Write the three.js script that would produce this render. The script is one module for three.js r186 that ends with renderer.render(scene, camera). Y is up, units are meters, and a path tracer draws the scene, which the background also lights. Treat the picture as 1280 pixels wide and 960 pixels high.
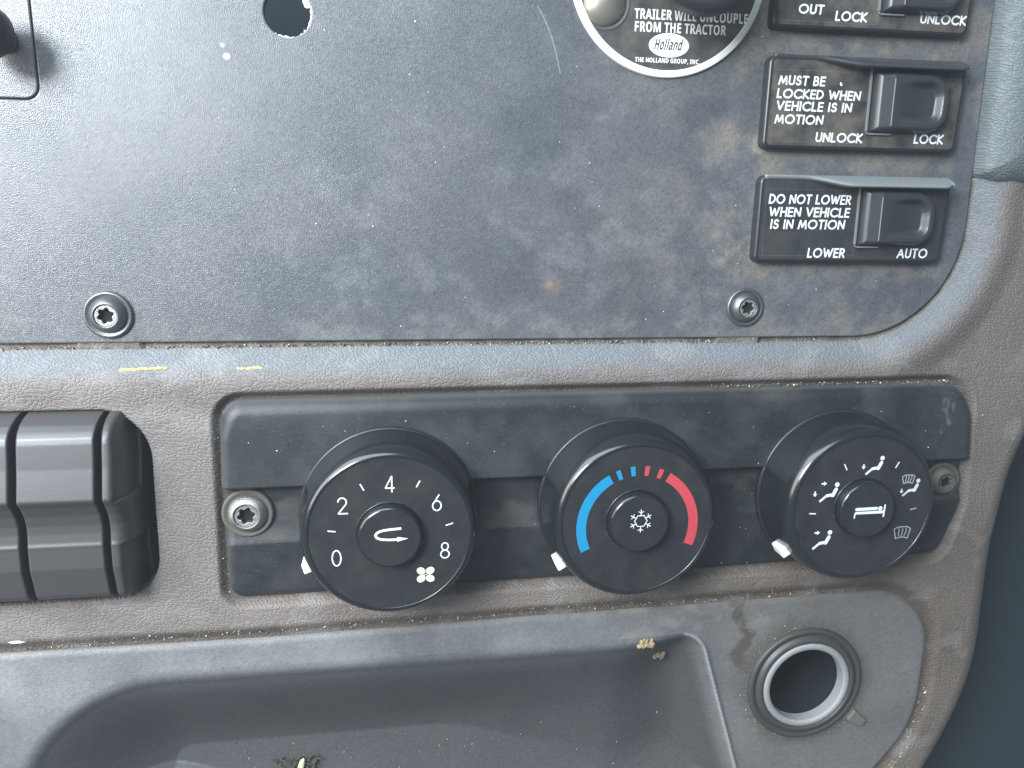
import * as THREE from 'three';
import { RectAreaLightUniformsLib } from 'three/addons/lights/RectAreaLightUniformsLib.js';
import { mergeGeometries } from 'three/addons/utils/BufferGeometryUtils.js';

// ---------------------------------------------------------------- camera, light, exposure
// Lengths below are millimetres on the dashboard (x right, y up, z out of it); MM turns them into metres.
const MM = 0.001;
const scene = new THREE.Scene();
const camera = new THREE.PerspectiveCamera(52.19, 4 / 3, 0.01, 20);
camera.position.set(0, 0, 0.235);
camera.up.set(0.0186, 0.9781, -0.2074);
camera.lookAt(0.14458, -0.20791, 0.235 - 0.9674);
camera.updateMatrixWorld();

const renderer = new THREE.WebGLRenderer({ antialias: true });
renderer.setSize(1024, 768);
renderer.toneMapping = THREE.LinearToneMapping;
renderer.toneMappingExposure = 1.02;
renderer.shadowMap.enabled = true;
RectAreaLightUniformsLib.init();
scene.background = new THREE.Color().setRGB(0.155, 0.197, 0.238);   // the dim cab around
scene.fog = new THREE.FogExp2(new THREE.Color().setRGB(0.86, 0.925, 1.0), 0.09);   // haze added to stand in for milky lens glare

function areaLight(name, color, intensity, w, h, pos, target) {
  const l = new THREE.RectAreaLight(new THREE.Color().setRGB(...color), intensity, w, h);
  l.name = name; l.position.set(...pos); l.lookAt(...target); scene.add(l); return l;
}
areaLight('windscreen_light', [0.74, 0.89, 1.0], 9.5, 0.9, 0.35, [-0.32, 0.56, 0.34], [-0.03, -0.05, 0]);
areaLight('side_window_light', [1.0, 0.97, 0.94], 9.5, 0.26, 0.42, [-0.50, 0.10, 0.24], [-0.06, -0.04, 0]);
areaLight('sheen_light', [0.855, 0.925, 1.0], 68.0, 0.20, 0.22, [-0.38, 0.23, 0.50], [-0.09, 0.02, 0]);  // small bright light added for the sheen on the upper left panel

// ---------------------------------------------------------------- noise, outlines, small helpers
const clamp = (v, a = 0, b = 1) => Math.min(b, Math.max(a, v));
const mix = (a, b, t) => a + (b - a) * t;
const sstep = (a, b, v) => { const t = clamp((v - a) / (b - a)); return t * t * (3 - 2 * t); };
const mix3 = (a, b, t) => [mix(a[0], b[0], t), mix(a[1], b[1], t), mix(a[2], b[2], t)];
function rng(seed) { let s = seed >>> 0; return () => { s = (s + 0x6d2b79f5) | 0; let t = Math.imul(s ^ (s >>> 15), 1 | s); t = (t + Math.imul(t ^ (t >>> 7), 61 | t)) ^ t; return ((t ^ (t >>> 14)) >>> 0) / 4294967296; }; }
function hash(i, j) { let h = Math.imul(i, 374761393) + Math.imul(j, 668265263) | 0; h = Math.imul(h ^ (h >>> 13), 1274126177); return ((h ^ (h >>> 16)) >>> 0) / 4294967296; }
function noise(x, y) {
  const i = Math.floor(x), j = Math.floor(y), u = x - i, v = y - j, a = u * u * (3 - 2 * u), b = v * v * (3 - 2 * v);
  return mix(mix(hash(i, j), hash(i + 1, j), a), mix(hash(i, j + 1), hash(i + 1, j + 1), a), b);
}
function fbm(x, y, n = 4) { let s = 0, w = 0.5, t = 0; for (let k = 0; k < n; k++) { s += w * noise(x, y); t += w; x = x * 2.03 + 17.3; y = y * 2.01 + 9.1; w *= 0.55; } return s / t; }

// polygon with rounded corners: [x, y, radius]
function rounded(list, seg = 10) {
  const out = [], n = list.length;
  for (let i = 0; i < n; i++) {
    const [x, y, r = 0] = list[i], p = list[(i + n - 1) % n], q = list[(i + 1) % n];
    if (!r) { out.push([x, y]); continue; }
    const a = new THREE.Vector2(p[0] - x, p[1] - y), b = new THREE.Vector2(q[0] - x, q[1] - y), la = a.length(), lb = b.length();
    a.divideScalar(la); b.divideScalar(lb);
    const half = Math.acos(clamp(a.dot(b), -1, 1)) / 2, t = Math.min(r / Math.tan(half), la * 0.98, lb * 0.98), rr = t * Math.tan(half);
    const m = a.clone().add(b).normalize().multiplyScalar(rr / Math.sin(half)), c = new THREE.Vector2(x, y).add(m);
    let a0 = Math.atan2(y + a.y * t - c.y, x + a.x * t - c.x), a1 = Math.atan2(y + b.y * t - c.y, x + b.x * t - c.x);
    while (a1 - a0 > Math.PI) a1 -= 2 * Math.PI; while (a1 - a0 < -Math.PI) a1 += 2 * Math.PI;
    for (let k = 0; k <= seg; k++) { const g = mix(a0, a1, k / seg); out.push([c.x + Math.cos(g) * rr, c.y + Math.sin(g) * rr]); }
  }
  return out;
}
class Outline {                                   // signed distance in mm, negative inside
  constructor(pts) { this.p = pts; }
  d(x, y) {
    const p = this.p, n = p.length; let m = 1e9, inside = false;
    for (let i = 0, j = n - 1; i < n; j = i++) {
      const ax = p[j][0], ay = p[j][1], bx = p[i][0], by = p[i][1], ex = bx - ax, ey = by - ay, wx = x - ax, wy = y - ay;
      const t = clamp((wx * ex + wy * ey) / (ex * ex + ey * ey || 1)), dx = wx - ex * t, dy = wy - ey * t, q = dx * dx + dy * dy;
      if (q < m) m = q;
      if ((by > y) !== (ay > y) && x < (ax - bx) * (y - by) / (ay - by) + bx) inside = !inside;
    }
    return inside ? -Math.sqrt(m) : Math.sqrt(m);
  }
  shape() { return new THREE.Shape(this.p.map(([x, y]) => new THREE.Vector2(x, y))); }
  path() { return new THREE.Path(this.p.map(([x, y]) => new THREE.Vector2(x, y))); }
}
const OUT = {
  plate: new Outline(rounded([[-170, 110], [-170, -36.9], [185.5, -37.4, 37], [185.3, 110]], 24)),
  hvac: new Outline(rounded([[-52.4, -53.5, 7], [193.3, -52.3, 12], [195.2, -97, 12], [190.6, -116.5, 7], [-53.4, -118.6, 5]], 14)),
  bank: new Outline(rounded([[-170, -56.9], [-73.0, -56.9, 14], [-73.8, -114.2, 12], [-170, -114.2]], 16)),
  tray: new Outline(rounded([[-170, -130.6], [-46, -131.2], [40, -129.6], [191.5, -127.4, 25], [190.4, -184, 40], [158, -226], [-170, -226]], 18)),
  pocket: new Outline(rounded([[-121, -141.6, 48], [101.2, -141.2, 9], [121, -206], [123, -260], [-122, -260]], 18)),
  trim: new Outline(rounded([[185.9, 110], [185.9, 15.5, 3], [192, 12.6, 10], [232, 11.6], [232, 110]], 8)),
};

const used = {};
function numbered(n) { const k = used[n] = (used[n] ?? -1) + 1; return k ? `${n}_${String(k).padStart(3, '0')}` : n; }
function tag(o, label, category, group, kind) { if (label) o.userData.label = label; if (category) o.userData.category = category; if (group) o.userData.group = group; if (kind) o.userData.kind = kind; return o; }
function thing(name, label, category, [x, y, z], group) {
  const o = new THREE.Group(); o.name = numbered(name); o.position.set(x * MM, y * MM, z * MM); o.userData.at = 0; delete o.userData.at;
  scene.add(o); return tag(o, label, category, group);
}
const ORIGIN = new Map();
// geometry in dashboard millimetres, merged into one mesh under its thing (local = already relative to it)
function part(name, geo, mat, parent = scene, local = false) {
  if (Array.isArray(geo)) geo = mergeGeometries(geo.map((g) => (g.index ? g.toNonIndexed() : g)).map((g) => { for (const k of Object.keys(g.attributes)) if (!['position', 'normal', 'uv'].includes(k)) g.deleteAttribute(k); return g; }));
  geo.scale(MM, MM, MM);
  const o = new THREE.Mesh(geo, mat); o.name = parent === scene ? numbered(name) : name;
  if (!local && parent !== scene) { parent.updateWorldMatrix(true, false); const p = new THREE.Vector3().setFromMatrixPosition(parent.matrixWorld); geo.translate(-p.x, -p.y, -p.z); }
  o.castShadow = o.receiveShadow = true; parent.add(o); return o;
}
const box = (w, h, d, x, y, z) => new THREE.BoxGeometry(w, h, d).translate(x, y, z);
const lathe = (pts, seg = 64) => new THREE.LatheGeometry(pts.map(([r, z]) => new THREE.Vector2(Math.max(r, 0.001), z)), seg).rotateX(Math.PI / 2);   // axis along z
// a surface z = f(x, y) as a grid; cells that touch NaN are left out. col(x, y, z) gives linear vertex colours
function sheet(x0, x1, y0, y1, step, f, col, snaps = []) {   // snaps: [outline, level] creases that grid points settle on
  const nx = Math.round((x1 - x0) / step) + 1, ny = Math.round((y1 - y0) / step) + 1;
  const pos = new Float32Array(nx * ny * 3), uv = new Float32Array(nx * ny * 2), c = col && new Float32Array(nx * ny * 3), ok = new Uint8Array(nx * ny);
  for (let j = 0, k = 0; j < ny; j++) for (let i = 0; i < nx; i++, k++) {
    let x = x0 + (x1 - x0) * i / (nx - 1), y = y0 + (y1 - y0) * j / (ny - 1);
    for (const [o, l] of snaps) {
      const q = o.d(x, y) - l; if (Math.abs(q) > 0.5 * step) continue;
      const gx = o.d(x + 0.05, y) - o.d(x - 0.05, y), gy = o.d(x, y + 0.05) - o.d(x, y - 0.05), gl = Math.hypot(gx, gy) || 1; x -= q * gx / gl; y -= q * gy / gl; break;
    }
    const z = f(x, y);
    ok[k] = !Number.isNaN(z); pos.set([x, y, ok[k] ? z : 0], k * 3); uv.set([x * MM, y * MM], k * 2);
    if (col) c.set(ok[k] ? col(x, y, z) : [0, 0, 0], k * 3);
  }
  const idx = [], map = new Int32Array(nx * ny).fill(-1); let m = 0;
  for (let j = 0; j < ny - 1; j++) for (let i = 0; i < nx - 1; i++) {
    const a = j * nx + i, b = a + 1, d = a + nx, e = d + 1;
    if (ok[a] && ok[b] && ok[d] && ok[e]) { for (const v of [a, b, e, a, e, d]) { if (map[v] < 0) map[v] = m++; idx.push(map[v]); } }
  }
  const P = new Float32Array(m * 3), U = new Float32Array(m * 2), C = col && new Float32Array(m * 3);
  for (let k = 0; k < nx * ny; k++) if (map[k] >= 0) { P.set(pos.subarray(k * 3, k * 3 + 3), map[k] * 3); U.set(uv.subarray(k * 2, k * 2 + 2), map[k] * 2); if (C) C.set(c.subarray(k * 3, k * 3 + 3), map[k] * 3); }
  const g = new THREE.BufferGeometry();
  g.setAttribute('position', new THREE.BufferAttribute(P, 3)); g.setAttribute('uv', new THREE.BufferAttribute(U, 2)); if (C) g.setAttribute('color', new THREE.BufferAttribute(C, 3));
  g.setIndex(idx); g.computeVertexNormals(); return g;
}
function extrude(shape, depth, bevel = 0, seg = 3, z = 0) {        // from z up to z + depth, bevel inside that height and inside the outline
  const g = new THREE.ExtrudeGeometry(shape, { depth: Math.max(depth - bevel, 0.01), bevelEnabled: bevel > 0, bevelSize: bevel, bevelThickness: bevel, bevelOffset: -bevel, bevelSegments: seg, curveSegments: 24 });
  return g.translate(0, 0, z);
}
function planarUV(g, x0, y0, w, h) { const p = g.attributes.position, u = new Float32Array(p.count * 2); for (let i = 0; i < p.count; i++) { u[2 * i] = (p.getX(i) - x0) / w; u[2 * i + 1] = (p.getY(i) - y0) / h; } g.setAttribute('uv', new THREE.BufferAttribute(u, 2)); return g; }

// ---------------------------------------------------------------- textures
function canvasOf(w, h) { const c = document.createElement('canvas'); c.width = w; c.height = h; return [c, c.getContext('2d')]; }
function toTexture(c, srgb = true) {
  const t = new THREE.CanvasTexture(c); if (srgb) t.colorSpace = THREE.SRGBColorSpace;
  t.wrapS = t.wrapT = THREE.RepeatWrapping; t.magFilter = THREE.LinearFilter; return t;
}
function gray(n, f) {                                               // tileable heights 0..1 as a texture
  const a = new Uint8Array(n * n * 4);
  for (let j = 0, k = 0; j < n; j++) for (let i = 0; i < n; i++, k += 4) { const v = clamp(f(i / n, j / n)) * 255; a[k] = a[k + 1] = a[k + 2] = v; a[k + 3] = 255; }
  const t = new THREE.DataTexture(a, n, n); t.wrapS = t.wrapT = THREE.RepeatWrapping; t.magFilter = THREE.LinearFilter; t.needsUpdate = true; return t;
}
function cells(nx, ny, seed) {                                      // tileable cellular distances F1, F2 on the unit square
  const r = rng(seed), px = [], py = [];
  for (let k = 0; k < nx * ny; k++) { px.push(r()); py.push(r()); }
  return (u, v) => {
    const gx = u * nx, gy = v * ny, i0 = Math.floor(gx), j0 = Math.floor(gy); let a = 9, b = 9;
    for (let dj = -1; dj <= 1; dj++) for (let di = -1; di <= 1; di++) {
      const i = i0 + di, j = j0 + dj, k = ((j % ny + ny) % ny) * nx + ((i % nx + nx) % nx), dx = i + px[k] - gx, dy = j + py[k] - gy, d = Math.sqrt(dx * dx + dy * dy);
      if (d < a) { b = a; a = d; } else if (d < b) b = d;
    }
    return [a, b];
  };
}
const big = cells(40, 46, 5), mid = cells(95, 90, 9), tiny = cells(180, 180, 21);
const leatherBump = gray(1024, (u, v) => {
  const w = 0.010 * Math.sin(2 * Math.PI * (3 * u + 2 * v)) + 0.006 * Math.sin(2 * Math.PI * (7 * v - 4 * u));
  const [a, b] = big(u + v + w, v - w), [c, d] = mid(u + w, v + u);
  return 0.72 * sstep(0, 0.42, b - a) * (1 - 0.35 * a) + 0.28 * sstep(0, 0.4, d - c);
});
leatherBump.repeat.set(1 / 0.052, 1 / 0.052);
const fineGrain = gray(512, (u, v) => { const [a] = tiny(u, v), [c, d] = mid(u, v); return 0.55 * (1 - a) + 0.45 * sstep(0, 0.5, d - c); });
fineGrain.repeat.set(1 / 0.045, 1 / 0.045);

// letters as strokes (cap height 1): a geometric sans like the one on the switches and dials
const arc = (cx, cy, rx, ry, a0, a1, n = 14) => Array.from({ length: n + 1 }, (_, k) => { const t = mix(a0, a1, k / n) * Math.PI / 180; return [cx + rx * Math.cos(t), cy + ry * Math.sin(t)]; });
const GLYPH = {
  A: [0.78, [[[0, 0], [0.39, 1], [0.78, 0]], [[0.14, 0.33], [0.64, 0.33]]]],
  B: [0.52, [[[0, 0.53], [0.24, 0.53], ...arc(0.24, 0.265, 0.28, 0.265, 90, -90), [0, 0], [0, 1], [0.22, 1], ...arc(0.22, 0.765, 0.23, 0.235, 90, -90)]]],
  C: [0.82, [arc(0.5, 0.5, 0.5, 0.5, 48, 312, 24)]],
  D: [0.68, [[[0, 0], [0, 1], [0.18, 1], ...arc(0.18, 0.5, 0.5, 0.5, 90, -90, 20), [0, 0]]]],
  E: [0.46, [[[0.46, 1], [0, 1], [0, 0], [0.46, 0]], [[0, 0.52], [0.43, 0.52]]]],
  F: [0.44, [[[0.44, 1], [0, 1], [0, 0]], [[0, 0.5], [0.4, 0.5]]]],
  G: [0.9, [[...arc(0.5, 0.5, 0.5, 0.5, 48, 330, 24), [0.95, 0.45], [0.55, 0.45]]]],
  H: [0.64, [[[0, 0], [0, 1]], [[0.64, 0], [0.64, 1]], [[0, 0.52], [0.64, 0.52]]]],
  I: [0.02, [[[0, 0], [0, 1]]]],
  K: [0.6, [[[0, 0], [0, 1]], [[0.56, 1], [0.02, 0.5], [0.6, 0]]]],
  L: [0.42, [[[0, 1], [0, 0], [0.42, 0]]]],
  M: [0.92, [[[0, 0], [0.14, 1], [0.46, 0.12], [0.78, 1], [0.92, 0]]]],
  N: [0.68, [[[0, 0], [0, 1], [0.68, 0], [0.68, 1]]]],
  O: [1.0, [arc(0.5, 0.5, 0.5, 0.5, 0, 360, 30)]],
  P: [0.5, [[[0, 0], [0, 1], [0.22, 1], ...arc(0.22, 0.74, 0.27, 0.26, 90, -90), [0, 0.48]]]],
  R: [0.54, [[[0, 0], [0, 1], [0.22, 1], ...arc(0.22, 0.74, 0.27, 0.26, 90, -90), [0, 0.48]], [[0.2, 0.48], [0.54, 0]]]],
  S: [0.5, [[...arc(0.26, 0.75, 0.22, 0.25, 30, 250), ...arc(0.24, 0.26, 0.26, 0.26, 80, -150)]]],
  T: [0.56, [[[0.28, 0], [0.28, 1]], [[0, 1], [0.56, 1]]]],
  U: [0.6, [[[0, 1], [0, 0.3], ...arc(0.3, 0.3, 0.3, 0.3, 180, 360), [0.6, 1]]]],
  V: [0.72, [[[0, 1], [0.36, 0], [0.72, 1]]]],
  W: [1.1, [[[0, 1], [0.28, 0], [0.55, 0.92], [0.82, 0], [1.1, 1]]]],
  0: [0.56, [arc(0.28, 0.5, 0.28, 0.5, 0, 360, 30)]],
  2: [0.54, [[...arc(0.26, 0.73, 0.26, 0.27, 170, -40), [0, 0], [0.56, 0]]]],
  4: [0.6, [[[0.6, 0.24], [0, 0.24], [0.45, 1], [0.45, 0]]]],
  6: [0.56, [arc(0.28, 0.31, 0.28, 0.31, 0, 360, 26), [[0.42, 1], [0.05, 0.46]]]],
  8: [0.56, [arc(0.28, 0.25, 0.28, 0.26, 0, 360, 24), arc(0.28, 0.76, 0.22, 0.24, 0, 360, 24)]],
};
function strokeText(g, text, x0, x1, y, cap, weight, slant = 0) {   // canvas with y up, in mm
  const gap = 0.31, sp = 0.5; let w = 0;
  for (const ch of text) w += ch === ' ' ? sp : GLYPH[ch][0] + gap;
  const sx = (x1 - x0 - weight) / (w - gap); let x = 0;
  g.lineWidth = weight; g.lineCap = 'square'; g.lineJoin = 'miter'; g.miterLimit = 1.6;
  for (const ch of text) {
    if (ch === ' ') { x += sp; continue; }
    for (const s of GLYPH[ch][1]) { g.beginPath(); s.forEach(([px, py], k) => { const X = x0 + weight / 2 + (x + px) * sx + slant * py * cap, Y = y + weight / 2 + py * (cap - weight); k ? g.lineTo(X, Y) : g.moveTo(X, Y); }); g.stroke(); }
    x += GLYPH[ch][0] + gap;
  }
}
// a print over plastic: base colour with dust, wear and specks, then the drawing in millimetres (y up, origin at ox, oy)
function printed(pw, ph, wmm, hmm, ox, oy, base, dust, amount, seed, draw, freq = 0.22, tint = null) {
  const [c, g] = canvasOf(pw, ph), r = rng(seed);
  const srgb = (v) => 255 * (v <= 0.0031308 ? v * 12.92 : 1.055 * Math.pow(v, 1 / 2.4) - 0.055);
  const im = g.getImageData(0, 0, pw, ph), a = im.data;
  for (let j = 0, k = 0; j < ph; j++) for (let i = 0; i < pw; i++, k += 4) {
    const x = i / pw * wmm, y = j / ph * hmm, t = clamp(amount * (1.7 * fbm(x * freq + seed, y * freq, 5) - 0.35) + 0.10 * (hash(i, j + seed) - 0.5));
    let m = mix3(base, dust, t); if (tint) m = tint(ox + x, oy + hmm - y, m); a[k] = srgb(m[0]); a[k + 1] = srgb(m[1]); a[k + 2] = srgb(m[2]); a[k + 3] = 255;
  }
  g.putImageData(im, 0, 0);
  g.save(); g.scale(pw / wmm, -ph / hmm); g.translate(-ox, -oy - hmm);
  draw(g, r);
  for (let k = 0; k < wmm * hmm / 24; k++) { g.fillStyle = `rgba(215,215,210,${0.12 + 0.35 * r()})`; g.fillRect(ox + r() * wmm, oy + r() * hmm, 0.08 + 0.18 * r() * r(), 0.06 + 0.12 * r()); }
  g.restore();
  return toTexture(c);
}
// worn print: little bites out of the lettering in the colour of the plastic below
function wear(g, r, n, x0, y0, w, h, css) { g.fillStyle = css; for (let k = 0; k < n; k++) { g.beginPath(); g.ellipse(x0 + r() * w, y0 + r() * h, 0.05 + 0.15 * r(), 0.04 + 0.1 * r(), r() * 3, 0, 7); g.fill(); } }

// ---------------------------------------------------------------- materials
const std = (o) => new THREE.MeshStandardMaterial(o);
const lin = (r, g, b) => new THREE.Color().setRGB(r, g, b);
const M = {
  leather: std({ color: lin(1, 1, 1), vertexColors: true, roughness: 0.62, bumpMap: leatherBump, bumpScale: 0.00022 }),
  moulded: std({ color: lin(1, 1, 1), vertexColors: true, roughness: 0.46, bumpMap: fineGrain, bumpScale: 0.00006 }),
  trayPlastic: std({ color: lin(1, 1, 1), vertexColors: true, roughness: 0.42, bumpMap: fineGrain, bumpScale: 0.00011 }),
  trim: std({ color: lin(0.125, 0.143, 0.143), roughness: 0.5, bumpMap: leatherBump, bumpScale: 0.00022 }),
  black: std({ color: lin(0.022, 0.024, 0.026), roughness: 0.42, bumpMap: fineGrain, bumpScale: 0.00003 }),
  gloss: new THREE.MeshPhysicalMaterial({ color: lin(0.010, 0.012, 0.013), roughness: 0.2, ior: 1.6 }),
  satin: std({ color: lin(0.015, 0.017, 0.019), roughness: 0.36 }),
  rocker: std({ color: lin(0.030, 0.033, 0.035), roughness: 0.34 }),
  buttonGrey: std({ color: lin(0.050, 0.048, 0.047), roughness: 0.36, bumpMap: fineGrain, bumpScale: 0.00002 }),
  edge: std({ color: lin(0.16, 0.16, 0.155), roughness: 0.5 }),
  white: std({ color: lin(0.80, 0.80, 0.78), roughness: 0.55 }),
  rim: std({ color: lin(0.72, 0.71, 0.66), roughness: 0.5 }),
  blue: std({ color: lin(0.006, 0.215, 0.40), roughness: 0.45 }),
  red: std({ color: lin(0.47, 0.052, 0.062), roughness: 0.45 }),
  steel: std({ color: lin(0.62, 0.62, 0.60), roughness: 0.30, metalness: 1 }),
  darkSteel: std({ color: lin(0.16, 0.165, 0.165), roughness: 0.38, metalness: 0.75 }),
  washer: std({ color: lin(0.20, 0.195, 0.185), roughness: 0.5, metalness: 0.35 }),
  dustyWasher: std({ color: lin(0.105, 0.092, 0.08), roughness: 0.7, metalness: 0.2 }),
  oldSteel: std({ color: lin(0.36, 0.35, 0.33), roughness: 0.36, metalness: 0.85, bumpMap: fineGrain, bumpScale: 0.00004 }),
  grimy: std({ color: lin(0.105, 0.088, 0.072), roughness: 0.7, metalness: 0.2 }),
  zinc: std({ color: lin(0.58, 0.60, 0.60), roughness: 0.42, metalness: 0.8 }),
  brass: std({ color: lin(0.34, 0.31, 0.26), roughness: 0.34, metalness: 0.7 }),
  barrel: std({ color: lin(0.030, 0.036, 0.040), roughness: 0.4, metalness: 0.5, side: THREE.DoubleSide }),
  dark: std({ color: lin(0.030, 0.042, 0.052), roughness: 0.8 }),
  hole: std({ color: lin(0.006, 0.006, 0.006), roughness: 0.9 }),
  cabWall: std({ color: lin(0.020, 0.031, 0.036), roughness: 0.75 }),
};

// ---------------------------------------------------------------- behind the dashboard
{
  const w = part('cavity_wall', box(420, 340, 4, 40, -60, -62), M.dark); tag(w, 'dark inner wall behind the dashboard', null, null, 'structure');
  const s = sheet(205, 380, -320, 40, 3, (x, y) => -34 - (x - 205) * 0.16 + 5 * Math.sin((y + 60) / 46));
  const f = part('side_wall', s, M.cabWall); tag(f, 'dark cab side to the right of the dashboard edge', null, null, 'structure');
}

// ---------------------------------------------------------------- dashboard moulding
const edgePts = [[110, 232], [-60, 229], [-86, 220.5], [-112, 217.4], [-132, 217.4], [-150, 218.0], [-164, 217.2], [-176, 214.5], [-189, 210], [-203, 203.8], [-226, 191]];
function edgeX(y) { for (let k = 0; k < edgePts.length - 1; k++) { const [a, xa] = edgePts[k], [b, xb] = edgePts[k + 1]; if (y <= a && y >= b) return mix(xa, xb, (a - y) / (a - b)); } return 190; }
function edgeSmooth(y) { return (edgeX(Math.min(110, y + 6)) + edgeX(y) * 2 + edgeX(Math.max(-226, y - 6))) / 4; }
const LIP_TABS = [[-91, -73], [102, 117]];
const D = { p: 0, h: 0, b: 0, t: 0, e: 0 };
function dashZ(x, y) {
  const dp = D.p = OUT.plate.d(x, y), dh = D.h = OUT.hvac.d(x, y), db = D.b = OUT.bank.d(x, y), dt = D.t = OUT.tray.d(x, y), e = D.e = edgeSmooth(y) - x;
  if (dp < -3.5 || dh < -3 || dt < -3.5 || e < 0) return NaN;
  let z = 0.25 * (fbm(x * 0.03, y * 0.03, 2) - 0.5);
  if (dp < 20) {                                                   // sloping lip round the flat panel
    const t = clamp((dp - 1.7) / 9.5), up = -3.1 + 4.4 * Math.sin(t * Math.PI / 2) ** 1.15;
    z = dp < 11.2 ? up : mix(1.3, z, sstep(11.2, 20, dp));
    const tab = y < -30 && LIP_TABS.some(([a, b]) => x > a && x < b);
    if (dp < 1.8) z = mix(-4.1, -3.1, sstep(1.1, 1.8, dp)), tab && (z = Math.max(z, -3.0));
  }
  z -= 2.6 * (1 - sstep(0.1, 2.6, dh));
  z -= 1.7 * (1 - sstep(0.2, 4.2, dt));
  if (db < 1.2) { const t = clamp((1.2 - db) / 9); z -= 15 * Math.sqrt(Math.max(0, 1 - (1 - t) * (1 - t))) * sstep(0, 0.12, t); }
  if (e < 13) { const q = (13 - e) / 13; z -= 13 * (1 - Math.sqrt(Math.max(0, 1 - q * q))) * 1.5; }
  return z;
}
const leatherA = [0.205, 0.181, 0.170], leatherB = [0.152, 0.133, 0.124], soil = [0.085, 0.066, 0.050], greyLip = [0.15, 0.165, 0.178];
function dashColor(x, y) {
  const n = fbm(x * 0.045 + 3, y * 0.045, 4), m = fbm(x * 0.5, y * 0.5, 3);
  let c = mix3(leatherB, leatherA, clamp(1.5 * n - 0.2 + 0.25 * (m - 0.5)));
  const warm = clamp(0.35 * sstep(-60, 200, x) + 0.45 * sstep(-50, -125, y) * sstep(-140, 60, x) + 0.15); c = [c[0] * (1 + 0.04 * warm), c[1] * (1 - 0.06 * warm), c[2] * (1 - 0.20 * warm)]; const dim = 1 - 0.2 * sstep(60, 215, x); c = c.map((v) => v * dim);  // dim paints the light falloff towards the right into the colour
  c = mix3(c, greyLip, (1 - sstep(4, 13, D.p)) * 0.85);  // bluish skylight on the lip painted into its colour
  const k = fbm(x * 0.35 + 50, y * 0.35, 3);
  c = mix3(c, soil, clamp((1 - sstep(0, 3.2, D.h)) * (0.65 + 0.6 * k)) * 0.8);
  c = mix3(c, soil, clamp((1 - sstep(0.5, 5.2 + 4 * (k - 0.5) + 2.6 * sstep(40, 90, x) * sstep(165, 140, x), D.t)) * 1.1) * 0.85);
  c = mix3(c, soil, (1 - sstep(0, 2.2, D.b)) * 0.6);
  if (D.p < 1.7) c = mix3([0.20, 0.17, 0.135], [0.10, 0.085, 0.065], clamp(2 * k - 0.4));
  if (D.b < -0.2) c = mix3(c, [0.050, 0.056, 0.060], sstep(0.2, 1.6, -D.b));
  const rub = sstep(0.56, 0.72, fbm(x * 0.07 + 20, y * 0.1 + 8, 4)) * 0.25;       // paler rubbed patches
  return mix3(c, [0.30, 0.285, 0.27], rub);
}
const dash = thing('dashboard', 'grey-brown grained dashboard moulding that frames the black control panels', 'dashboard', [40, -60, 0]);
part('fascia', sheet(-140, 232, -226, 75, 0.5, dashZ, dashColor, [[OUT.bank, 1.2], [OUT.bank, 0.5], [OUT.bank, -0.4], [OUT.plate, 1.8], [OUT.plate, 1.1], [OUT.hvac, 0.1], [OUT.tray, 0.2]]), M.leather, dash);

const trim = thing('side_trim', 'pale grey-green rounded trim at the top right edge of the dashboard', 'trim panel', [208, 50, 0]);
part('trim_cover', sheet(184, 232, 9, 80, 0.5, (x, y) => { const d = -OUT.trim.d(x, y); if (d < -1.5) return NaN; if (d < 0) return -1.5 + d * 3; return -1.5 + 7.5 * Math.sqrt(1 - (1 - clamp(d / 11)) ** 2) - 0.012 * Math.max(0, x - 208) ** 2; }), M.trim, trim);

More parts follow.
